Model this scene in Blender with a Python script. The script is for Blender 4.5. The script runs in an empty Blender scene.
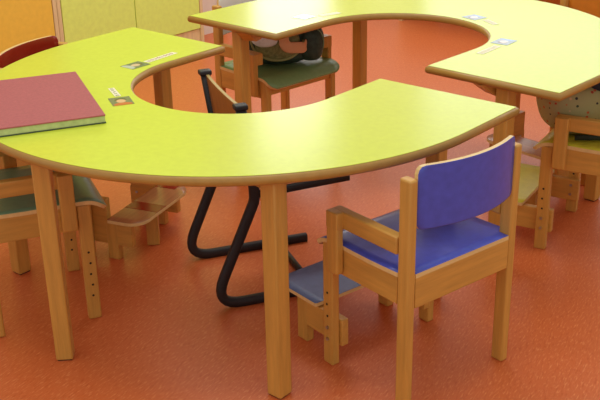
import bpy, bmesh, math, random
from mathutils import Vector, Matrix
random.seed(7)
PI = math.pi
scn = bpy.context.scene
COL = scn.collection
scn.view_settings.view_transform = 'Standard'
scn.view_settings.look = 'None'
scn.view_settings.exposure = 0.0

# ------------------------------------------------------------------ materials
def s2l(c):
    return tuple(((v/255)/12.92 if v/255 <= .04045 else ((v/255+.055)/1.055)**2.4) for v in c) + (1.0,)

def new_mat(name):
    m = bpy.data.materials.new(name); m.use_nodes = True
    nt = m.node_tree
    return m, nt, nt.nodes['Principled BSDF']

def plain(name, rgb, rough=.5, var=.06, scale=14, spec=.5, metal=0.0, bump=0.0, bscale=200):
    """plain coloured surface with a faint procedural mottling"""
    m, nt, b = new_mat(name)
    tc = nt.nodes.new('ShaderNodeTexCoord')
    n = nt.nodes.new('ShaderNodeTexNoise'); n.inputs['Scale'].default_value = scale; n.inputs['Detail'].default_value = 3
    nt.links.new(tc.outputs['Object'], n.inputs['Vector'])
    r = nt.nodes.new('ShaderNodeValToRGB')
    c = s2l(rgb)
    r.color_ramp.elements[0].position = .3; r.color_ramp.elements[1].position = .7
    r.color_ramp.elements[0].color = tuple(max(0, v*(1-var)) for v in c[:3])+(1,)
    r.color_ramp.elements[1].color = tuple(min(1, v*(1+var)) for v in c[:3])+(1,)
    nt.links.new(n.outputs['Fac'], r.inputs['Fac'])
    nt.links.new(r.outputs['Color'], b.inputs['Base Color'])
    b.inputs['Roughness'].default_value = rough
    b.inputs['Specular IOR Level'].default_value = spec
    b.inputs['Metallic'].default_value = metal
    if bump:
        n2 = nt.nodes.new('ShaderNodeTexNoise'); n2.inputs['Scale'].default_value = bscale
        nt.links.new(tc.outputs['Object'], n2.inputs['Vector'])
        bp = nt.nodes.new('ShaderNodeBump'); bp.inputs['Strength'].default_value = bump; bp.inputs['Distance'].default_value = .002
        nt.links.new(n2.outputs['Fac'], bp.inputs['Height']); nt.links.new(bp.outputs['Normal'], b.inputs['Normal'])
    return m

def wood(name, rgb, rough=.42, axis=2, var=.16):
    m, nt, b = new_mat(name)
    tc = nt.nodes.new('ShaderNodeTexCoord')
    mp = nt.nodes.new('ShaderNodeMapping')
    s = [60, 60, 60]; s[axis] = 5
    mp.inputs['Scale'].default_value = s
    nt.links.new(tc.outputs['Object'], mp.inputs['Vector'])
    n = nt.nodes.new('ShaderNodeTexNoise'); n.inputs['Scale'].default_value = 1.0; n.inputs['Detail'].default_value = 5; n.inputs['Roughness'].default_value = .65
    nt.links.new(mp.outputs['Vector'], n.inputs['Vector'])
    r = nt.nodes.new('ShaderNodeValToRGB'); c = s2l(rgb)
    r.color_ramp.elements[0].position = .28; r.color_ramp.elements[1].position = .72
    r.color_ramp.elements[0].color = tuple(v*(1-var) for v in c[:3])+(1,)
    r.color_ramp.elements[1].color = tuple(min(1, v*(1+var)) for v in c[:3])+(1,)
    nt.links.new(n.outputs['Fac'], r.inputs['Fac'])
    nt.links.new(r.outputs['Color'], b.inputs['Base Color'])
    b.inputs['Roughness'].default_value = rough
    return m

def floor_mat():
    m, nt, b = new_mat('terracotta_linoleum')
    L = nt.links.new
    tc = nt.nodes.new('ShaderNodeTexCoord')
    def dash(rot, sx, sy, lo, hi):
        mp = nt.nodes.new('ShaderNodeMapping'); mp.inputs['Scale'].default_value = (sx, sy, 1)
        ro = nt.nodes.new('ShaderNodeMapping'); ro.inputs['Rotation'].default_value = (0, 0, rot)
        L(tc.outputs['Object'], ro.inputs['Vector']); L(ro.outputs['Vector'], mp.inputs['Vector'])
        n = nt.nodes.new('ShaderNodeTexNoise'); n.inputs['Scale'].default_value = 1; n.inputs['Detail'].default_value = 3; n.inputs['Roughness'].default_value = .6
        L(mp.outputs['Vector'], n.inputs['Vector'])
        r = nt.nodes.new('ShaderNodeMapRange'); r.inputs['From Min'].default_value = lo; r.inputs['From Max'].default_value = hi
        L(n.outputs['Fac'], r.inputs['Value']); return r.outputs['Result']
    light = dash(-1.05, 48, 230, .53, .70)
    dark = dash(-1.2, 34, 140, .52, .72)
    mx = nt.nodes.new('ShaderNodeMix'); mx.data_type = 'RGBA'
    mx.inputs['A'].default_value = s2l((209, 106, 55)); mx.inputs['B'].default_value = s2l((198, 90, 40)); L(dark, mx.inputs['Factor'])
    mx2 = nt.nodes.new('ShaderNodeMix'); mx2.data_type = 'RGBA'
    L(mx.outputs['Result'], mx2.inputs['A']); mx2.inputs['B'].default_value = s2l((238, 160, 104))
    mul = nt.nodes.new('ShaderNodeMath'); mul.operation = 'MULTIPLY'; mul.inputs[1].default_value = .55
    L(light, mul.inputs[0]); L(mul.outputs[0], mx2.inputs['Factor'])
    L(mx2.outputs['Result'], b.inputs['Base Color'])
    b.inputs['Roughness'].default_value = .36
    b.inputs['Specular IOR Level'].default_value = .45
    return m

M = {}
M['wood'] = wood('beech_wood', (206, 153, 70))
M['wood_h'] = wood('beech_wood_crosswise', (206, 153, 70), axis=0)
M['wood_y'] = wood('beech_wood_lengthwise', (206, 153, 70), axis=1)
M['edge'] = wood('bullnose_beech_edge', (176, 134, 62), rough=.4, axis=0, var=.1)
M['ply'] = wood('plywood_edge', (228, 196, 130), axis=0, var=.1)
M['ply_edge'] = wood('olive_plywood_edge', (176, 150, 88), axis=1)
M['ply_brown'] = wood('brown_varnished_plywood', (166, 108, 46), axis=2)
M['yellow'] = plain('lime_yellow_laminate', (211, 225, 71), rough=.24, var=.03, scale=60)
M['blue'] = plain('blue_laminate', (76, 88, 190), rough=.3, var=.08, scale=50)
M['blue_grey'] = plain('worn_blue_grey_laminate', (98, 112, 150), rough=.42, var=.08, scale=50)
M['green'] = plain('grey_green_laminate', (118, 152, 116), rough=.3, var=.06, scale=50)
M['dkgreen'] = plain('olive_green_laminate', (128, 158, 98), rough=.42, var=.06, scale=50)
M['red'] = plain('dark_red_laminate', (150, 34, 18), rough=.25, var=.06, scale=50)
M['yel2'] = plain('mustard_yellow_laminate', (212, 200, 60), rough=.3, var=.06, scale=50)
M['orange'] = plain('orange_laminate', (216, 132, 40), rough=.35, var=.05, scale=50)
M['glare'] = plain('glare_whitened_laminate', (240, 238, 226), rough=.3)  # olive chair's backrest: glare painted in as a whitish base colour
M['footrest_tan'] = wood('tan_board_and_glare_tone', (186, 122, 76), rough=.25, axis=0)  # on the red chair's footrest the tan stands in for glare on red laminate
M['hole'] = plain('dark_drill_hole', (45, 28, 14), rough=.8)
M['steel'] = plain('steel_bolt', (190, 190, 185), rough=.3, metal=.9)
M['glider'] = plain('dark_foot_pad', (60, 48, 36), rough=.7)
M['black'] = plain('black_textured_lacquer', (26, 23, 24), rough=.5, var=.25, scale=300, bump=.5, bscale=600)
M['floor'] = floor_mat()
M['wall'] = plain('warm_white_wall', (232, 220, 206), rough=.8, var=.03)
M['cab_yel'] = plain('yellow_green_cabinet_front', (226, 250, 122), rough=.5, var=.05, scale=40)
M['cab_ora'] = plain('orange_cabinet_front', (242, 200, 74), rough=.5, var=.04, scale=40)
M['cab_wood'] = wood('pale_cabinet_wood', (226, 202, 150), rough=.5)
M['frame_white'] = plain('white_window_frame', (235, 235, 230), rough=.5)
M['cover'] = plain('mauve_red_cloth_cover', (178, 94, 94), rough=.7, var=.08, scale=120, bump=.4, bscale=500)
M['pages'] = plain('pale_green_page_edges', (190, 200, 140), rough=.8, var=.12, scale=60)
M['dk_cover'] = plain('dark_lower_cover', (70, 84, 60), rough=.7)
M['paper'] = plain('cream_paper_strip', (244, 240, 206), rough=.5, var=.03)
M['ink_red'] = plain('faded_red_ink', (170, 110, 80), rough=.7)
M['ink_faint'] = plain('washed_out_ink', (228, 218, 190), rough=.6)
M['ink_dark'] = plain('grey_ink', (120, 120, 96), rough=.7)

# ------------------------------------------------------------------ geometry helpers
def bx(bm, c, s, bev=0.0, mi=0, rotz=0.0, seg=2, pts=None):
    """box of size s at c with bevelled edges"""
    r = bmesh.ops.create_cube(bm, size=1.0)
    vs = r['verts']
    for v in vs: v.co = Vector((v.co.x*s[0], v.co.y*s[1], v.co.z*s[2]))
    if rotz:
        bmesh.ops.rotate(bm, verts=vs, cent=(0, 0, 0), matrix=Matrix.Rotation(rotz, 3, 'Z'))
    bmesh.ops.translate(bm, verts=vs, vec=c)
    fs = set(f for v in vs for f in v.link_faces)
    for f in fs: f.material_index = mi
    if bev:
        es = list(set(e for v in vs for e in v.link_edges))
        rr = bmesh.ops.bevel(bm, geom=es, offset=bev, segments=seg, affect='EDGES', profile=.6)
        for f in rr['faces']: f.material_index = mi; f.smooth = True
    return bm

def disc(bm, c, r, axis, h=.002, mi=0, n=14):
    rot = {'x': Matrix.Rotation(PI/2, 4, 'Y'), 'y': Matrix.Rotation(PI/2, 4, 'X'), 'z': Matrix.Identity(4)}[axis]
    rr = bmesh.ops.create_cone(bm, cap_ends=True, segments=n, radius1=r, radius2=r*.85, depth=h, matrix=Matrix.Translation(c) @ rot)
    for f in set(f for v in rr['verts'] for f in v.link_faces): f.material_index = mi

def tube(bm, pts, rx, ry=None, n=12, mi=0, cap=True, side=Vector((0, 1, 0))):
    """flat-oval tube swept along pts; rx in the bending plane, ry along 'side'"""
    ry = ry or rx
    pts = [Vector(p) for p in pts]; rings = []
    for i, p in enumerate(pts):
        a = pts[max(i-1, 0)]; b = pts[min(i+1, len(pts)-1)]
        t = (b-a).normalized(); s = side - t*side.dot(t)
        if s.length < 1e-4: s = Vector((1, 0, 0)) - t*t.x
        s.normalize(); u = s.cross(t).normalized()
        ring = []
        for k in range(n):
            th = 2*PI*k/n
            cx, sx = math.cos(th), math.sin(th)
            e = .62
            ring.append(bm.verts.new(p + u*rx*math.copysign(abs(cx)**e, cx) + s*ry*math.copysign(abs(sx)**e, sx)))
        rings.append(ring)
    for i in range(len(rings)-1):
        for k in range(n):
            f = bm.faces.new((rings[i][k], rings[i][(k+1) % n], rings[i+1][(k+1) % n], rings[i+1][k])); f.smooth = True; f.material_index = mi
    if cap:
        bm.faces.new(list(reversed(rings[0]))).material_index = mi; bm.faces.new(rings[-1]).material_index = mi

def fillet(pts, r, n=6):
    """round the inner corners of a 3-D polyline"""
    pts = [Vector(p) for p in pts]; out = [pts[0]]
    for i in range(1, len(pts)-1):
        p = pts[i]; rr = r[i] if isinstance(r, dict) else r
        a = (pts[i-1]-p); b = (pts[i+1]-p); ang = a.angle(b)
        d = min(rr/math.tan(ang/2), a.length*.49, b.length*.49)
        p0 = p+a.normalized()*d; p1 = p+b.normalized()*d
        for k in range(n+1):
            t = k/n; out.append(p0*(1-t)**2 + p*2*t*(1-t) + p1*t*t)
    out.append(pts[-1]); return out

def sheet(bm, rows, th, nx=10, top=0, bot=1, edge=1, yfun=None):
    """curved board: rows = [(y, z, half width)], laminate on top, plywood edge"""
    T, B = [], []
    n = len(rows)
    for j, (y, z, w) in enumerate(rows):
        a = rows[max(j-1, 0)]; b = rows[min(j+1, n-1)]
        ty, tz = b[0]-a[0], b[1]-a[1]; l = math.hypot(ty, tz) or 1
        ny, nz = -tz/l, ty/l
        tr, br = [], []
        for i in range(nx+1):
            x = w*(2*i/nx-1)
            dz = yfun(x) if yfun else 0
            tr.append(bm.verts.new((x, y, z+dz))); br.append(bm.verts.new((x, y-ny*th, z+dz-nz*th)))
        T.append(tr); B.append(br)
    def q(a, b, c, d, mi, sm=True):
        f = bm.faces.new((a, b, c, d)); f.material_index = mi; f.smooth = sm
    for j in range(n-1):
        for i in range(nx):
            q(T[j][i], T[j][i+1], T[j+1][i+1], T[j+1][i], top)
            q(B[j][i], B[j+1][i], B[j+1][i+1], B[j][i+1], bot)
        q(T[j][0], T[j+1][0], B[j+1][0], B[j][0], edge, False)
        q(T[j][nx], B[j][nx], B[j+1][nx], T[j+1][nx], edge, False)
    for i in range(nx):
        q(T[0][i], B[0][i], B[0][i+1], T[0][i+1], edge, False)
        q(T[n-1][i], T[n-1][i+1], B[n-1][i+1], B[n-1][i], edge, False)

def obj(name, bm, mats, parent=None, label=None, sharp=True):
    bmesh.ops.recalc_face_normals(bm, faces=bm.faces)
    me = bpy.data.meshes.new(name); bm.to_mesh(me); bm.free()
    for m in (mats if isinstance(mats, (list, tuple)) else [mats]): me.materials.append(m)
    o = bpy.data.objects.new(name, me); COL.objects.link(o)
    if parent: o.parent = parent
    if label: o['label'] = label
    return o

def NB(): return bmesh.new()

def thing(name, label, cat, loc=(0, 0, 0), rz=0.0, group=None):
    o = bpy.data.objects.new(name, None); o.empty_display_size = .1; COL.objects.link(o)
    o.location = loc; o.rotation_euler = (0, 0, rz); o['label'] = label; o['category'] = cat
    if group: o['group'] = group
    return o

def tag(o, label, cat, group=None, kind=None):
    o['label'] = label; o['category'] = cat
    if group: o['group'] = group
    if kind: o['kind'] = kind
    return o

def struct(name, bm, m, parent=None, label=None):
    o = obj(name, bm, m, parent)
    if not parent: o['kind'] = 'structure'
    if label: o['label'] = label
    return o

# ------------------------------------------------------------------ camera
HC = 1.40093; FPX = 1004.80; PITCH = .404069; ROLL = -.01989
cp, sp = math.cos(PITCH), math.sin(PITCH)
fw = Vector((0, cp, -sp)); r0 = Vector((1, 0, 0)); u0 = Vector((0, sp, cp))
cr, sr = math.cos(ROLL), math.sin(ROLL)
r2 = r0*cr + u0*sr; u2 = u0*cr - r0*sr
cam = bpy.data.cameras.new('camera'); camo = bpy.data.objects.new('camera', cam); COL.objects.link(camo)
mw = Matrix((( r2.x, u2.x, -fw.x, 0), (r2.y, u2.y, -fw.y, 0), (r2.z, u2.z, -fw.z, HC), (0, 0, 0, 1)))
camo.matrix_world = mw
cam.sensor_width = 36; cam.lens = FPX/600*36; cam.clip_start = .05
scn.camera = camo

# ------------------------------------------------------------------ setting
bm = NB(); bx(bm, (0, 4.0, -.05), (10, 10.4, .1)); struct('floor', bm, M['floor'])
D1 = Vector((.652, .758, 0)).normalized(); N1 = Vector((D1.y, -D1.x, 0))      # left wall, N1 points into the room
A0 = Vector((-.657, 5.388, 0))                                               # on the cabinet fronts
TH1 = math.atan2(D1.y, D1.x)
def on1(s, off, z): return A0 + D1*s - N1*off + Vector((0, 0, z))
WOFF = .135
CS = 1.75                                                                   # corner position along the left wall
WH = 2.9
def wallbox(bm, s0, s1, z0, z1, off0, off1, bev=0):
    c = on1((s0+s1)/2, (off0+off1)/2, (z0+z1)/2); bx(bm, c, (s1-s0, abs(off1-off0), z1-z0), bev, rotz=TH1)
bm = NB()
WS0, WS1, WZ0, WZ1 = .74, 1.6, .8, 2.35                                      # window opening in the left wall
wallbox(bm, -4.5, WS0, 0, WH, WOFF, WOFF+.2); wallbox(bm, WS1, CS+.2, 0, WH, WOFF, WOFF+.2)
wallbox(bm, WS0, WS1, 0, WZ0, WOFF, WOFF+.2); wallbox(bm, WS0, WS1, WZ1, WH, WOFF, WOFF+.2)
struct('wall_left', bm, M['wall'])
bm = NB()
for a, b, c, d in ((WS0, WS0+.05, WZ0, WZ1), (WS1-.05, WS1, WZ0, WZ1), (WS0+.05, WS1-.05, WZ0, WZ0+.05), (WS0+.05, WS1-.05, WZ1-.05, WZ1)):
    wallbox(bm, a, b, c, d, WOFF+.05, WOFF+.11)
struct('window_1', bm, M['frame_white'])
M['glass'], _nt, _b = new_mat('window_glass')
_b.inputs['Transmission Weight'].default_value = 1; _b.inputs['Roughness'].default_value = .02
_c = _nt.nodes.new('ShaderNodeRGB'); _c.outputs[0].default_value = (.97, .99, .98, 1); _nt.links.new(_c.outputs[0], _b.inputs['Base Color'])
bm = NB(); wallbox(bm, WS0+.05, WS1-.05, WZ0+.05, WZ1-.05, WOFF+.078, WOFF+.082); obj('pane', bm, M['glass'], bpy.data.objects['window_1'])
# back wall, square to the left wall
CORN = A0 + D1*CS - N1*WOFF
def on2(s, off, z): return CORN + N1*s + D1*off + Vector((0, 0, z))           # s runs to the right along the back wall
TH2 = math.atan2(N1.y, N1.x)
def backbox(bm, s0, s1, z0, z1, o0, o1, bev=0):
    bx(bm, on2((s0+s1)/2, (o0+o1)/2, (z0+z1)/2), (s1-s0, abs(o1-o0), z1-z0), bev, rotz=TH2)
bm = NB()
BW0, BW1, BZ0, BZ1 = .5, 3.4, .95, 2.3
backbox(bm, 0, BW0, 0, WH, 0, .2); backbox(bm, BW1, 6, 0, WH, 0, .2); backbox(bm, BW0, BW1, 0, BZ0, 0, .2); backbox(bm, BW0, BW1, BZ1, WH, 0, .2)
struct('wall_back', bm, M['wall'])
bm = NB()
for a, b, c, d in ((BW0, BW0+.05, BZ0, BZ1), (BW1-.05, BW1, BZ0, BZ1), (BW0+.05, BW1-.05, BZ0, BZ0+.05), (BW0+.05, BW1-.05, BZ1-.05, BZ1), (1.92, 1.98, BZ0+.05, BZ1-.05)):
    backbox(bm, a, b, c, d, .05, .11)
struct('window_2', bm, M['frame_white'])
bm = NB(); wallbox(bm, .475, .493, 0, 2.2, WOFF-.03, WOFF-.001); struct('trim_1', bm, wood('olive_brown_post', (150, 130, 66)))

bm = NB(); backbox(bm, BW0+.05, BW1-.05, BZ0+.05, BZ1-.05, .078, .082); obj('pane', bm, M['glass'], bpy.data.objects['window_2'])
# cabinets along the left wall
def cabinet(name, label, s0, s1, front, doors, h=2.05):
    t = thing(name, label, 'cabinet', on1((s0+s1)/2, 0, 0), TH1)
    W = s1-s0
    D = WOFF-.004
    bm = NB()
    for sx in (-1, 1):
        bx(bm, (sx*(W/2-.011), D/2, h/2), (.022, D, h), .0015)
    obj('side_panel', bm, M['cab_wood'], t)
    bm = NB(); bx(bm, (0, D/2, h-.011), (W-.046, D, .022)); obj('top_panel', bm, M['cab_wood'], t)
    bm = NB(); bx(bm, (0, .025, .0425), (W-.046, .03, .085)); obj('plinth', bm, M['cab_wood'], t)
    bm = NB(); bx(bm, (0, D-.004, h/2), (W-.046, .006, h-.05)); obj('back_panel', bm, M['cab_wood'], t)
    x0 = -W/2+.024; dw = (W-.048)/doors
    for k in range(doors):
        bm = NB(); bx(bm, (x0+dw*(k+.5), .009, (h-.024+.09)/2), (dw-.005, .018, h-.024-.09), .0015)
        d = obj('door', bm, front, t)
        bm = NB(); hx = x0+dw*(k+1)-.05 if k % 2 == 0 else x0+dw*k+.05
        tube(bm, [(hx, -.001, .98), (hx, -.025, .985), (hx, -.025, 1.095), (hx, -.001, 1.1)], .005, n=8, side=Vector((1, 0, 0)))
        obj('handle', bm, M['steel'], d)
    return t
cabinet('wall_cabinet', 'orange fronted cabinet at the left edge behind red chair', -1.70, -.7575, M['cab_ora'], 2)
cabinet('wall_cabinet', 'yellow green double door cabinet with pale wood plinth', -.7555, .213, M['cab_yel'], 2)

# ------------------------------------------------------------------ tables
H = .595; R_O, R_I, DEP = .75, .3053, .248
def arc_outline():
    """plan outline of the horseshoe top: straight cheeks of depth DEP, half circles beyond"""
    P = []
    n = 72
    # outer, from right end round to left end
    P.append((R_O, 0)); P.append((R_O, DEP*.5))
    for k in range(n+1):
        a = PI*k/n; P.append((R_O*math.cos(a), DEP+R_O*math.sin(a)))
    P.append((-R_O, DEP*.5)); P.append((-R_O, 0)); P.append((-R_I, 0)); P.append((-R_I, DEP*.5))
    for k in range(n//2+1):
        a = PI-PI*k/(n//2); P.append((R_I*math.cos(a), DEP+R_I*math.sin(a)))
    P.append((R_I, DEP*.5)); P.append((R_I, 0))
    return P
def round_corners(P, idx, r, n=5):
    out = []
    N = len(P)
    for i, p in enumerate(P):
        if i not in idx: out.append(p); continue
        p = Vector(p); a = Vector(P[i-1])-p; b = Vector(P[(i+1) % N])-p
        ua, ub = a.normalized(), b.normalized(); cen = p+(ua+ub)*r          # square corners: circular fillet
        for k in range(n+1):
            t = PI/2*k/n; q = cen-ub*r*math.cos(t)-ua*r*math.sin(t); out.append((q.x, q.y))
    return out
def inset(P, d):
    out = []; N = len(P)
    for i in range(N):
        a = Vector(P[i-1]); b = Vector(P[i]); c = Vector(P[(i+1) % N])
        n1 = (b-a).normalized(); n2 = (c-b).normalized()
        nrm = Vector((-n1.y-n2.y, n1.x+n2.x)); nrm.normalize()
        k = max(.5, nrm.dot(Vector((-n1.y, n1.x))))
        out.append(tuple(b+nrm*(d/k)))
    return out
OUT = arc_outline()
ci = [i for i, p in enumerate(OUT) if abs(p[1]) < 1e-9]
def table_top():
    """bull-nosed board, cross-section rings"""
    bm = NB(); T = .0235
    prof = [(.0085, 0), (.0045, -.0012), (.0012, -.005), (0, -.0105), (0, -.014), (.0012, -.0188), (.005, -.023), (.0085, -T)]
    rings = [[bm.verts.new((x, y, H-.0004+z)) for x, y in inset(OUT, d)] for d, z in prof]
    N = len(OUT)
    for a, b in zip(rings[:-1], rings[1:]):
        for i in range(N):
            f = bm.faces.new((a[i], a[(i+1) % N], b[(i+1) % N], b[i])); f.smooth = True
    bm.faces.new(rings[0]); bm.faces.new(list(reversed(rings[-1])))
    return bm
def laminate():
    bm = NB()
    a = [bm.verts.new((x, y, H-.0003)) for x, y in inset(OUT, .0065)]; b = [bm.verts.new((x, y, H+.0004)) for x, y in inset(OUT, .0068)]
    N = len(a)
    for i in range(N): bm.faces.new((a[i], a[(i+1) % N], b[(i+1) % N], b[i]))
    bm.faces.new(b); bm.faces.new(list(reversed(a)))
    return bm
LEGS = [(.545, .065, 0), (-.545, .065, 0), (.528, .707, 0), (-.528, .707, 0), (.022, .930, PI/4)]
def make_table(label, cx, cy, ang):
    t = thing('horseshoe_table', label, 'table', (cx, cy, 0), ang, 'horseshoe tables facing each other')
    top = obj('tabletop', table_top(), M['edge'], t)
    obj('laminate_surface', laminate(), M['yellow'], top, 'lime yellow laminate surface')
    for x, y, rz in LEGS:
        bm = NB(); bx(bm, (x, y, (.003+H-.0245)/2), (.0435, .0435, H-.0275), .004, rotz=rz); lg = obj('leg', bm, M['wood'], t)
        bm = NB(); bx(bm, (x, y, .002), (.036, .036, .004), rotz=rz); obj('foot_pad', bm, M['glider'], lg)
        bm = NB(); dr = Vector((-x, DEP-y, 0)).normalized()
        bx(bm, (0, 0, 0), (.15, .05, .04)); 
        for v in bm.verts:
            if v.co.z < 0: v.co.x *= .25
        bmesh.ops.rotate(bm, verts=bm.verts, cent=(0, 0, 0), matrix=Matrix.Rotation(math.atan2(dr.y, dr.x)+PI/2, 3, 'Z'))
        bmesh.ops.translate(bm, verts=bm.verts, vec=(x+dr.x*.047, y+dr.y*.047, H-.0244-.02)); obj('mounting_block', bm, M['wood_h'], lg)
    return t
make_table('near lime yellow horseshoe table with mauve folder on top', .0015, 2.9542, 2.43171)
make_table('far lime yellow horseshoe table, glossy and whitened by window light', .1531, 3.0808, 5.52859)
# correct far centre (units already in metres below)
far = [o for o in COL.objects if o.name.startswith('horseshoe_table')][-1]
far.location = (.1900*.80593, 3.8227*.80593, 0)

# ------------------------------------------------------------------ wooden children's chairs
DY = .132
def chair(label, x, y, deg, lam, foot=None, foot_lam=None, extra_foot=None, arms=True, back=None, tall=False, WX=.17, lip=0.0):
    t = thing('child_chair', label, 'chair', (x, y, 0), math.radians(deg)-PI/2, 'wooden child chairs with armrests')
    for sx in (-1, 1):
        # front leg with adjusting holes drilled from the side
        bm = NB(); bx(bm, (sx*WX, DY, .172), (.024, .036, .344), .004)
        for k, z in enumerate((.205, .172, .139, .106, .073)):
            for side in (-1, 1):
                if foot and k > 2: continue
                disc(bm, (sx*WX+side*.0127, DY+.002*(k % 2), z), .0034, 'x', .001, 1, 10)
        f = obj('front_leg', bm, [M['wood'], M['hole']], t)
        if foot:
            for z in (.106, .073):
                for bxx in (WX+.0135, WX-.0135-.022):
                    bm = NB(); disc(bm, (sx*bxx, DY, z), .005, 'x', .004, 0, 10); obj('bolt', bm, M['steel'], f)
        # rear leg rising to the back post
        bm = NB(); bx(bm, (sx*WX, -DY, .294), (.024, .036, .588), .006, seg=3); obj('rear_leg', bm, M['wood'], t)
        bm = NB(); bx(bm, (sx*WX, 0, .3105), (.021, 2*DY-.038, .07), .002); obj('side_rail', bm, M['wood_y'], t)
        if arms:
            bm = NB(); bx(bm, (sx*(WX+.0015), (DY-.023-DY+.0185)/2+.001, .423), (.0255, 2*DY-.0415, .044), .004); a = obj('armrest', bm, M['wood_y'], t)
            bm = NB(); bx(bm, (sx*(WX+.0236), DY-.043, .345), (.022, .040, .124), .006, seg=3)
            bx(bm, (sx*(WX+.0236), DY-.043, .423), (.0225, .0399, .0439), .003)
            obj('arm_post', bm, M['wood'], a)
    bm = NB(); bx(bm, (0, -DY-.006, .309), (2*WX-.026, .021, .078), .002); obj('rear_rail', bm, M['wood_h'], t)
    bm = NB(); bx(bm, (0, DY, .316), (2*WX-.026, .02, .055), .002); obj('front_rail', bm, M['wood_h'], t)
    # seat with a rolled front lip
    rows = []
    inner, outer = WX-.0135, WX+.0125
    for yy in (-.148, -.117): rows.append((yy, .358, inner))
    for yy in (-.1155, -.07, -.02, .03, .08): rows.append((yy, .358-.003*math.sin(PI*(yy+.1155)/.23), outer))
    for k in range(9):
        a = k/8*1.15; rad = .062
        yy = .118+lip+rad*math.sin(a)*1.15; zz = .358-rad*(1-math.cos(a))
        w = outer+.004 - (.0 if k < 6 else (.004, .012, .03)[k-6]); rows.append((yy, zz, w))
    bm = NB(); sheet(bm, rows, .011, 12, 0, 1, 1); obj('seat', bm, [lam, M['ply']], t)
    # curved backrest between the posts
    bm = NB(); n = 16; zs = [.466, .469, .478, .51, .555, .598, .608, .6145, .617]; ws = [-.012, -.005, 0, 0, 0, 0, -.003, -.009, -.019]
    th = .0105; F, B = [], []
    for z, dw in zip(zs, ws):
        fr, br = [], []
        for i in range(n+1):
            u = 2*i/n-1; xx = u*(WX-.0128+dw*.9)
            yy = -DY-.004 - .034*(1-(xx/(WX-.0128))**2)
            fr.append(bm.verts.new((xx, yy, z))); br.append(bm.verts.new((xx, yy-th, z)))
        F.append(fr); B.append(br)
    def q(a, b, c, d, mi, sm=False):
        f = bm.faces.new((a, b, c, d)); f.material_index = mi; f.smooth = sm
    for j in range(len(zs)-1):
        for i in range(n):
            q(F[j][i], F[j][i+1], F[j+1][i+1], F[j+1][i], 0, True); q(B[j][i], B[j+1][i], B[j+1][i+1], B[j][i+1], 0, True)
        q(F[j][0], F[j+1][0], B[j+1][0], B[j][0], 1); q(F[j][n], B[j][n], B[j+1][n], F[j+1][n], 1)
    for i in range(n):
        q(F[0][i], B[0][i], B[0][i+1], F[0][i+1], 1); q(F[-1][i], F[-1][i+1], B[-1][i+1], B[-1][i], 1)
    obj('backrest', bm, [back or lam, M['ply']], t)
    if foot:
        y0, y1, zf = (.208, .258, .1385) if tall else (.2, .31, .1385)
        rows = [(y0, zf, .16), (y0+.003, zf, .165)]
        for k in range(4): rows.append((y0+.012+(y1-y0-.012)*k/3, zf, .165))
        for k in range(1, 9):
            a = k/8*PI/2*.97; rows.append((y1+.015+.055*math.sin(a), zf, .165-.055*(1-math.cos(a))))
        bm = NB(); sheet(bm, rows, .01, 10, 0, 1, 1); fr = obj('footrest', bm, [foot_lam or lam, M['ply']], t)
        for sx in (-1, 1):
            bm = NB(); bx(bm, (sx*(WX-.0131-.011), .196, .0885), (.022, .18, .075), .003); obj('bracket', bm, M['wood_y'], fr)
            bm = NB(); bx(bm, (sx*(WX-.0131-.0111), .215 if tall else .268, .064), (.0235, .04, .127), .003); obj('foot', bm, M['wood'], fr)
        if extra_foot:
            bm = NB(); bx(bm, (extra_foot[0], extra_foot[1], .064), (.04, .04, .127), .003, rotz=.5); obj('foot', bm, M['wood'], fr)
        if tall:
            for sx in (-1, 1):
                bm = NB(); bx(bm, (sx*(WX-.0131-.0113), .156, .155), (.0225, .092, .09), .003); obj('bracket', bm, M['wood_y'], fr)
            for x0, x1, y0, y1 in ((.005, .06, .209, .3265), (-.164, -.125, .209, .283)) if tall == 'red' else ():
                bm = NB(); bx(bm, ((x0+x1)/2, (y0+y1)/2, .1389), (x1-x0, y1-y0, .001)); obj('glare_free_red', bm, M['red'], fr, 'dark red laminate left clear of the painted glare')  # footrest's own red, where the tan glare tone is left out
    return t

Fb = math.degrees(math.atan2(.72, -.69))
chair('blue wooden child chair in the foreground with its back to the viewer', .2884, 2.2151, 128.0, M['blue'], True, M['blue_grey'])
chair('grey green wooden chair at left under near table beside leg', -.764, 2.571, 22, M['green'], False, WX=.158, lip=.016)
chair('dark red backed wooden chair behind near table at left edge', -.722, 3.06, -23.6, M['red'], True, M['footrest_tan'], (.005, .27), tall='red', WX=.165)
chair('mustard yellow wooden chair at right holding the dotted bag', .954, 2.93, 148.7, M['yel2'], True, WX=.165)
chair('orange wooden chair beyond the far table at the top right corner', 1.03, 3.585, 219.7, M['orange'], True, M['footrest_tan'], tall='plain')
chair('olive green wooden chair under far table holding the dark backpack', -.086, 3.808, -46.6, M['dkgreen'], False, back=M['glare'])

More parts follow.
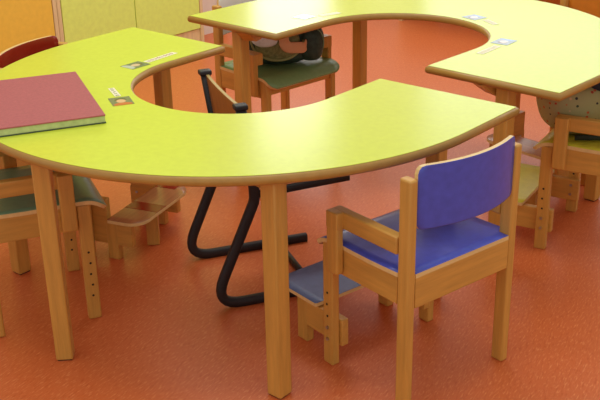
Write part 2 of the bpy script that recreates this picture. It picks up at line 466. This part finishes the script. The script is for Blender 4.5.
# ------------------------------------------------------------------ black steel-tube chair inside the ring
t = thing('steel_tube_chair', 'black steel tube chair with plywood back inside the near table opening', 'chair', (-.256, 2.668, 0), math.radians(19.5))
HW = .167
for sy in (-1, 1):
    path = [(.35, sy*HW, .0125), (-.055, sy*HW, .0125), (.08, sy*HW, .318), (.078, sy*(HW+.004), .36), (.048, sy*(HW+.012), .592)]
    path = fillet(path, {1: .06, 2: .05, 3: .1}, 8)
    bm = NB(); tube(bm, path, .0145, .012, 12); obj('frame_tube', bm, M['black'], t)
    bm = NB(); tube(bm, [(.089, sy*HW, .335), (.36, sy*HW, .345)], .011, .008, 12); obj('seat_bar', bm, M['black'], t)
    bm = NB(); bx(bm, (.0475, sy*(HW+.012), .594), (.036, .031, .014), .004); obj('end_cap', bm, M['black'], t)
bm = NB(); tube(bm, [(.25, -HW, .014), (.25, HW, .014)], .011, .008, 12, side=Vector((1, 0, 0))); obj('cross_bar', bm, M['black'], t)
bm = NB(); sheet(bm, [(-.0, 0, .16), (.05, .0, .162), (.15, -.004, .165), (.25, .0, .165), (.29, -.006, .16), (.31, -.016, .15)], .01, 10)
bmesh.ops.rotate(bm, verts=bm.verts, cent=(0, 0, 0), matrix=Matrix.Rotation(-PI/2, 3, 'Z')); bmesh.ops.translate(bm, verts=bm.verts, vec=(.095, 0, .367))
obj('seat', bm, [M['ply_brown'], M['ply']], t)
bm = NB(); n = 14; F, B = [], []
for z in (.41, .415, .48, .54, .584, .590):
    fr, br = [], []
    for i in range(n+1):
        u = 2*i/n-1; yy = u*(HW+.006); xx = .080-(z-.40)*.125 - .006*(1-u*u)
        fr.append(bm.verts.new((xx, yy, z))); br.append(bm.verts.new((xx-.009, yy, z)))
    F.append(fr); B.append(br)
for j in range(5):
    for i in range(n):
        for a, m in ((F, 0), (B, 0)):
            f = bm.faces.new((a[j][i], a[j][i+1], a[j+1][i+1], a[j+1][i])); f.smooth = True; f.material_index = m
    for i in (0, n): bm.faces.new((F[j][i], F[j+1][i], B[j+1][i], B[j][i])).material_index = 1
for i in range(n):
    bm.faces.new((F[0][i], F[0][i+1], B[0][i+1], B[0][i])).material_index = 1; bm.faces.new((F[5][i], F[5][i+1], B[5][i+1], B[5][i])).material_index = 1
obj('backrest', bm, [M['ply_brown'], M['ply_edge']], t, 'curved brown plywood backrest')

# ------------------------------------------------------------------ folder on the near table
TZ = H+.0006
ang = math.atan2(.31, .948)+.05
fo = thing('folder', 'thick mauve red folder with pale green edges on the near table', 'folder', (-.482, 2.398, TZ), ang)
FWD, FLN, FH = .30, .432, .023
def slab(name, x0, x1, y0, y1, z0, z1, m, bev=.001):
    bm = NB(); bx(bm, ((x0+x1)/2, (y0+y1)/2, (z0+z1)/2), (x1-x0, y1-y0, z1-z0), bev); return obj(name, bm, m, fo)
slab('lower_cover', -FWD, 0, 0, FLN, 0, .003, M['dk_cover'])
slab('page_block', -FWD+.002, -.0015, .0015, FLN-.002, .003, FH-.004, M['pages'])
slab('upper_cover', -FWD, 0, 0, FLN, FH-.004, FH, M['cover'], .0015)

# ------------------------------------------------------------------ photo cards and name strips on the tables
def photo_mat(name, bg, skin, hair, cloth, sx=.07, sy=.06):
    m, nt, b = new_mat(name); L = nt.links.new
    tc = nt.nodes.new('ShaderNodeTexCoord'); col = None
    n = nt.nodes.new('ShaderNodeTexNoise'); n.inputs['Scale'].default_value = 90; L(tc.outputs['Object'], n.inputs['Vector'])
    r = nt.nodes.new('ShaderNodeValToRGB'); c = s2l(bg)
    r.color_ramp.elements[0].color = tuple(v*.65 for v in c[:3])+(1,); r.color_ramp.elements[1].color = tuple(min(1, v*1.35) for v in c[:3])+(1,)
    L(n.outputs['Fac'], r.inputs['Fac']); col = r.outputs['Color']
    def blob(col, cx, cy, rx, ry, rgb):
        mp = nt.nodes.new('ShaderNodeMapping'); mp.inputs['Location'].default_value = (-cx/rx, -cy/ry, 0); mp.inputs['Scale'].default_value = (1/rx, 1/ry, 0)
        L(tc.outputs['Object'], mp.inputs['Vector'])
        ln = nt.nodes.new('ShaderNodeVectorMath'); ln.operation = 'LENGTH'; L(mp.outputs['Vector'], ln.inputs[0])
        mr = nt.nodes.new('ShaderNodeMapRange'); mr.inputs['From Min'].default_value = 1.12; mr.inputs['From Max'].default_value = .88; L(ln.outputs['Value'], mr.inputs['Value'])
        mx = nt.nodes.new('ShaderNodeMix'); mx.data_type = 'RGBA'; L(mr.outputs['Result'], mx.inputs['Factor']); L(col, mx.inputs['A']); mx.inputs['B'].default_value = s2l(rgb)
        return mx.outputs['Result']
    col = blob(col, 0, -.03, .025, .016, cloth); col = blob(col, 0, .010, .0155, .0145, hair); col = blob(col, 0, .0, .0125, .015, skin)
    L(col, b.inputs['Base Color']); b.inputs['Roughness'].default_value = .22
    return m
PM = [photo_mat('portrait_print_outdoors', (104, 116, 92), (222, 190, 158), (90, 70, 56), (190, 200, 190)),
      photo_mat('portrait_print_red_top', (112, 116, 90), (228, 180, 140), (66, 50, 44), (206, 90, 54)),
      photo_mat('portrait_print_blue', (150, 165, 180), (228, 214, 206), (130, 120, 118), (140, 176, 216))]
def quad_frame(pts):
    c = sum((Vector((p[0], p[1], 0)) for p in pts), Vector())/4
    ex = Vector((pts[1][0]-pts[0][0]+pts[2][0]-pts[3][0], pts[1][1]-pts[0][1]+pts[2][1]-pts[3][1], 0))/2
    ey = Vector((pts[3][0]-pts[0][0]+pts[2][0]-pts[1][0], pts[3][1]-pts[0][1]+pts[2][1]-pts[1][1], 0))/2
    return c, math.atan2(ex.y, ex.x), ex.length, ey.length
def card(label, pts, mat, flip=0.0):
    c, a, w, h = quad_frame(pts)
    a += flip
    if abs(abs(flip)-PI/2) < .1: w, h = h, w
    bm = NB(); bx(bm, (0, 0, .0003), (w, h, .0006)); o = obj('photo_card', bm, mat)
    o.location = (c.x, c.y, TZ); o.rotation_euler = (0, 0, a); tag(o, label, 'photo', 'portrait photos stuck on the tables')
def strip(label, pts, ink, n=9):
    c, a, w, h = quad_frame(pts)
    t = thing('name_strip', label, 'name label', (c.x, c.y, TZ), a, 'name strips stuck on the tables')
    bm = NB(); bx(bm, (0, 0, .0003), (w, h, .0006)); obj('paper', bm, M['paper'], t)
    rnd = random.Random(int(w*1e5)); bm = NB()
    lh = h*.5; x = -w*.43
    while x < w*.40:
        lw = w/n*.55
        k = rnd.randrange(4)
        bx(bm, (x, 0, .0008), (lw*.22, lh, .0003))
        if k in (0, 1): bx(bm, (x+lw*.4, lh*.42, .0008), (lw*.7, lh*.16, .0003))
        if k in (0, 2): bx(bm, (x+lw*.4, 0, .0008), (lw*.7, lh*.16, .0003))
        if k in (1, 2, 3): bx(bm, (x+lw*.4, -lh*.42, .0008), (lw*.7, lh*.16, .0003))
        if k in (1, 3): bx(bm, (x+lw*.8, 0, .0008), (lw*.22, lh, .0003))
        x += w/n
    obj('lettering', bm, ink, t)
card('child photo with grey green background touching the long name strip', [(-.53, 2.929), (-.485, 2.982), (-.441, 2.948), (-.487, 2.89)], PM[0], -PI/2)
strip('long cream name strip with reddish letters on near table', [(-.452, 2.962), (-.375, 3.067), (-.390, 3.085), (-.466, 2.979)], M['ink_red'], 9)
card('child photo with red top and dark hair on near table', [(-.513, 2.604), (-.459, 2.625), (-.434, 2.556), (-.488, 2.537)], PM[1], PI/2*0-.0)
strip('short cream name strip with grey letters above the red top photo', [(-.528, 2.698), (-.496, 2.621), (-.481, 2.629), (-.513, 2.706)], M['ink_dark'], 5)
card('faint bluish photo on far table at the top of the opening', [(.584, 3.488), (.633, 3.526), (.66, 3.461), (.61, 3.432)], PM[2], PI/2)
strip('short pale name strip on far table beside the upper bluish photo', [(.644, 3.429), (.668, 3.353), (.685, 3.373), (.66, 3.443)], M['ink_faint'], 6)
card('bluish photo on far table right of the opening', [(.616, 3.126), (.658, 3.175), (.702, 3.139), (.656, 3.079)], PM[2], PI/2)
strip('long pale name strip on far table right of the opening', [(.562, 2.978), (.634, 3.068), (.622, 3.088), (.551, 3.002)], M['ink_faint'], 9)
card('glare washed photo on far table above the dark backpack', [(-.008, 3.54), (.031, 3.584), (.066, 3.534), (.02, 3.483)], PM[2], PI/2)
strip('white name strip in the glare at left of far table', [(.091, 3.531), (.157, 3.581), (.151, 3.606), (.077, 3.556)], M['paper'], 8)

# ------------------------------------------------------------------ bags
def superell(bm, c, r, e1=.7, e2=.7, nu=32, nv=18, noise=0, seed=0, zmin=-1.0, mi=0, fn=None):
    rnd = random.Random(seed); ph = [rnd.uniform(0, 6.28) for _ in range(6)]
    P = lambda v, e: math.copysign(abs(v)**e, v)
    rings = []
    for j in range(1, nv):
        v = -PI/2+PI*j/nv; ring = []
        for i in range(nu):
            u = 2*PI*i/nu
            x = P(math.cos(v), e1)*P(math.cos(u), e2); y = P(math.cos(v), e1)*P(math.sin(u), e2); z = P(math.sin(v), e1)
            k = 1+noise*(math.sin(3*u+ph[0]+2*v)+.6*math.sin(5*u+ph[1]-3*v)+.5*math.sin(7*v+ph[2]))
            q = Vector((x*k*r[0], y*k*r[1], max(z, zmin)*(k if z > 0 else 1)*r[2]))
            if fn: q = fn(q)
            ring.append(bm.verts.new(Vector(c)+q))
        rings.append(ring)
    for a, b in zip(rings[:-1], rings[1:]):
        for i in range(nu):
            f = bm.faces.new((a[i], a[(i+1) % nu], b[(i+1) % nu], b[i])); f.smooth = True; f.material_index = mi
    f = bm.faces.new(list(reversed(rings[0]))); f.material_index = mi
    f = bm.faces.new(rings[-1]); f.material_index = mi; f.smooth = True

def dotted(name, base, scale):
    m, nt, b = new_mat(name); L = nt.links.new
    tc = nt.nodes.new('ShaderNodeTexCoord')
    v = nt.nodes.new('ShaderNodeTexVoronoi'); v.inputs['Scale'].default_value = scale; v.inputs['Randomness'].default_value = .75
    L(tc.outputs['Object'], v.inputs['Vector'])
    mr = nt.nodes.new('ShaderNodeMapRange'); mr.inputs['From Min'].default_value = .25; mr.inputs['From Max'].default_value = .2; L(v.outputs['Distance'], mr.inputs['Value'])
    sep = nt.nodes.new('ShaderNodeSeparateColor'); L(v.outputs['Color'], sep.inputs['Color'])
    r = nt.nodes.new('ShaderNodeValToRGB'); r.color_ramp.interpolation = 'CONSTANT'
    cols = [(0, (190, 80, 40)), (.28, (40, 36, 38)), (.55, (50, 66, 44)), (.75, (206, 170, 130)), (.88, (176, 60, 40))]
    while len(r.color_ramp.elements) < len(cols): r.color_ramp.elements.new(.5)
    for e, (p, c) in zip(r.color_ramp.elements, cols): e.position = p; e.color = s2l(c)
    L(sep.outputs['Red'], r.inputs['Fac'])
    mx = nt.nodes.new('ShaderNodeMix'); mx.data_type = 'RGBA'; mx.inputs['A'].default_value = s2l(base)
    L(mr.outputs['Result'], mx.inputs['Factor']); L(r.outputs['Color'], mx.inputs['B']); L(mx.outputs['Result'], b.inputs['Base Color'])
    b.inputs['Roughness'].default_value = .75
    return m
M['dots'] = dotted('beige_dotted_cloth', (166, 160, 110), 48)
M['navy'] = plain('dark_navy_lining', (46, 50, 62), rough=.8)
M['bagdark'] = plain('dark_green_navy_nylon', (46, 70, 58), rough=.6, var=.35, scale=60)
M['olive'] = plain('olive_piping', (156, 158, 98), rough=.6)
M['bagolive'] = plain('olive_mesh_lining', (134, 136, 84), rough=.8, var=.3, scale=90)
M['tan'] = plain('tan_leather_strap', (226, 170, 122), rough=.6)
M['whitecloth'] = plain('greyish_white_cloth', (236, 240, 238), rough=.8, var=.12, scale=50)
M['darkstrap'] = plain('dark_green_strap', (36, 46, 30), rough=.7)

SZ = .3582
# dotted bag on the yellow chair (axes along the room)
b = thing('dotted_bag', 'beige cloth bag with red and black dots on the yellow chair', 'bag', (.885, 2.955, SZ), .15)
def sag(q):
    k = (q.z/.1); w = .80+.2*min(1, (q.z+.086)/.11); return Vector((q.x*w, q.y*w, q.z))
bm = NB(); superell(bm, (0, 0, .086), (.155, .11, .086), .55, .75, 40, 20, .012, 3, fn=sag); obj('body', bm, M['dots'], b)
bm = NB(); superell(bm, (.06, -.06, .172), (.09, .055, .032), .7, .8, 28, 10, .01, 5); obj('lining', bm, M['navy'], b)
bm = NB(); superell(bm, (.105, -.112, .176), (.035, .012, .026), .6, .8, 20, 8, .02, 9, fn=lambda q: Vector((q.x*(1.2+q.z*20), q.y, q.z))); obj('flap', bm, M['dots'], b)
bm = NB(); tube(bm, fillet([(-.07, -.1, .012), (.02, -.115, .01), (.1, -.1, .016)], .1), .006, .009, 8, side=Vector((0, 0, 1))); obj('strap', bm, M['darkstrap'], b)
# dark backpack on the olive chair
b = thing('backpack', 'dark green backpack with tan strap and white cloth on the olive chair', 'bag', (-.06, 3.815, SZ), -.06)
bm = NB(); superell(bm, (-.02, .0, .08), (.135, .085, .08), .6, .7, 40, 20, .02, 11, fn=lambda q: Vector((q.x, q.y, q.z))); obj('body', bm, M['bagdark'], b)
bm = NB(); superell(bm, (.115, -.03, .085), (.05, .05, .07), .7, .8, 28, 16, .03, 2); sp_ = obj('side_pocket', bm, M['bagdark'], b)
bm = NB(); tube(bm, [(.115+.05*math.sin(a), -.078+.03*abs(math.sin(a)), .085+.068*math.cos(a)) for a in [k/14*2.2-.3 for k in range(15)]], .0025, n=8); obj('piping', bm, M['green'], sp_)
bm = NB(); superell(bm, (-.01, -.072, .085), (.088, .03, .062), .8, .8, 30, 14, .02, 21); obj('front_pocket', bm, M['bagolive'], b)
bm = NB(); tube(bm, [(-.01-.1*math.cos(a), -.095+.02*(1-math.sin(a)), .105-.075*math.sin(a)) for a in [k/20*PI for k in range(21)]], .0045, n=8); obj('piping', bm, M['olive'], b)
bm = NB(); superell(bm, (-.055, -.098, .118), (.05, .018, .035), .8, .9, 26, 12, .06, 33); obj('white_cloth', bm, M['whitecloth'], b)
bm = NB(); tube(bm, fillet([(.015, -.11, .14), (.022, -.118, .085), (.095, -.1, .082), (.1, -.085, .1)], .03), .004, .022, 12, side=Vector((.15, 0, 1))); obj('strap', bm, M['tan'], b)

# ------------------------------------------------------------------ bits of far furniture at the top right
bm = NB(); backbox(bm, .62, 2.0, .30, .325, -.5, -.004, .002); t0 = bm
tb = thing('low_bench', 'pale wooden bench top behind the orange chair', 'bench', on2(1.31, -.25, 0), TH2)
t0.free()
bm = NB(); bx(bm, (0, 0, .30), (1.3, .42, .03), .003); obj('bench_top', bm, M['cab_wood'], tb)
for sx in (-1, 1):
    bm = NB(); bx(bm, (sx*.6, 0, .1425), (.03, .4, .285), .002); obj('side_panel', bm, M['cab_wood'], tb)
bm = NB(); bx(bm, (0, .1, .2), (1.17, .02, .1), .002); obj('stretcher', bm, M['orange'], tb)

# ------------------------------------------------------------------ light
def area(name, loc, direction, sx, sy, power, col=(1, 1, 1)):
    l = bpy.data.lights.new(name, 'AREA'); l.shape = 'RECTANGLE'; l.size = sx; l.size_y = sy; l.energy = power; l.color = col
    o = bpy.data.objects.new(name, l); COL.objects.link(o); o.location = loc
    o.rotation_euler = Vector(direction).to_track_quat('-Z', 'Y').to_euler()
    return o
area('window_light', on1((WS0+WS1)/2, WOFF+.03, (WZ0+WZ1)/2), N1, WS1-WS0-.12, WZ1-WZ0-.12, 9, (1, 1, 1))
area('window_light', on2((BW0+BW1)/2, .03, (BZ0+BZ1)/2), -D1, BW1-BW0-.12, BZ1-BZ0-.12, 15, (1, 1, 1))
area('overhead_fill', (-.2, 1.9, 2.9), (0, 0, -1), 1.4, .4, 16, (1, .96, .88))  # unseen lamp without fixture, suggested by the soft floor shadows
area('overhead_fill', (-.15, 4.35, 2.9), (0, 0, -1), 1.4, .4, 24, (1, .98, .93))  # unseen lamp added to brighten the cabinets on the left wall
w = bpy.data.worlds.new('room_ambient'); scn.world = w; w.use_nodes = True
w.node_tree.nodes['Background'].inputs['Color'].default_value = (1, .97, .93, 1)
w.node_tree.nodes['Background'].inputs['Strength'].default_value = .70
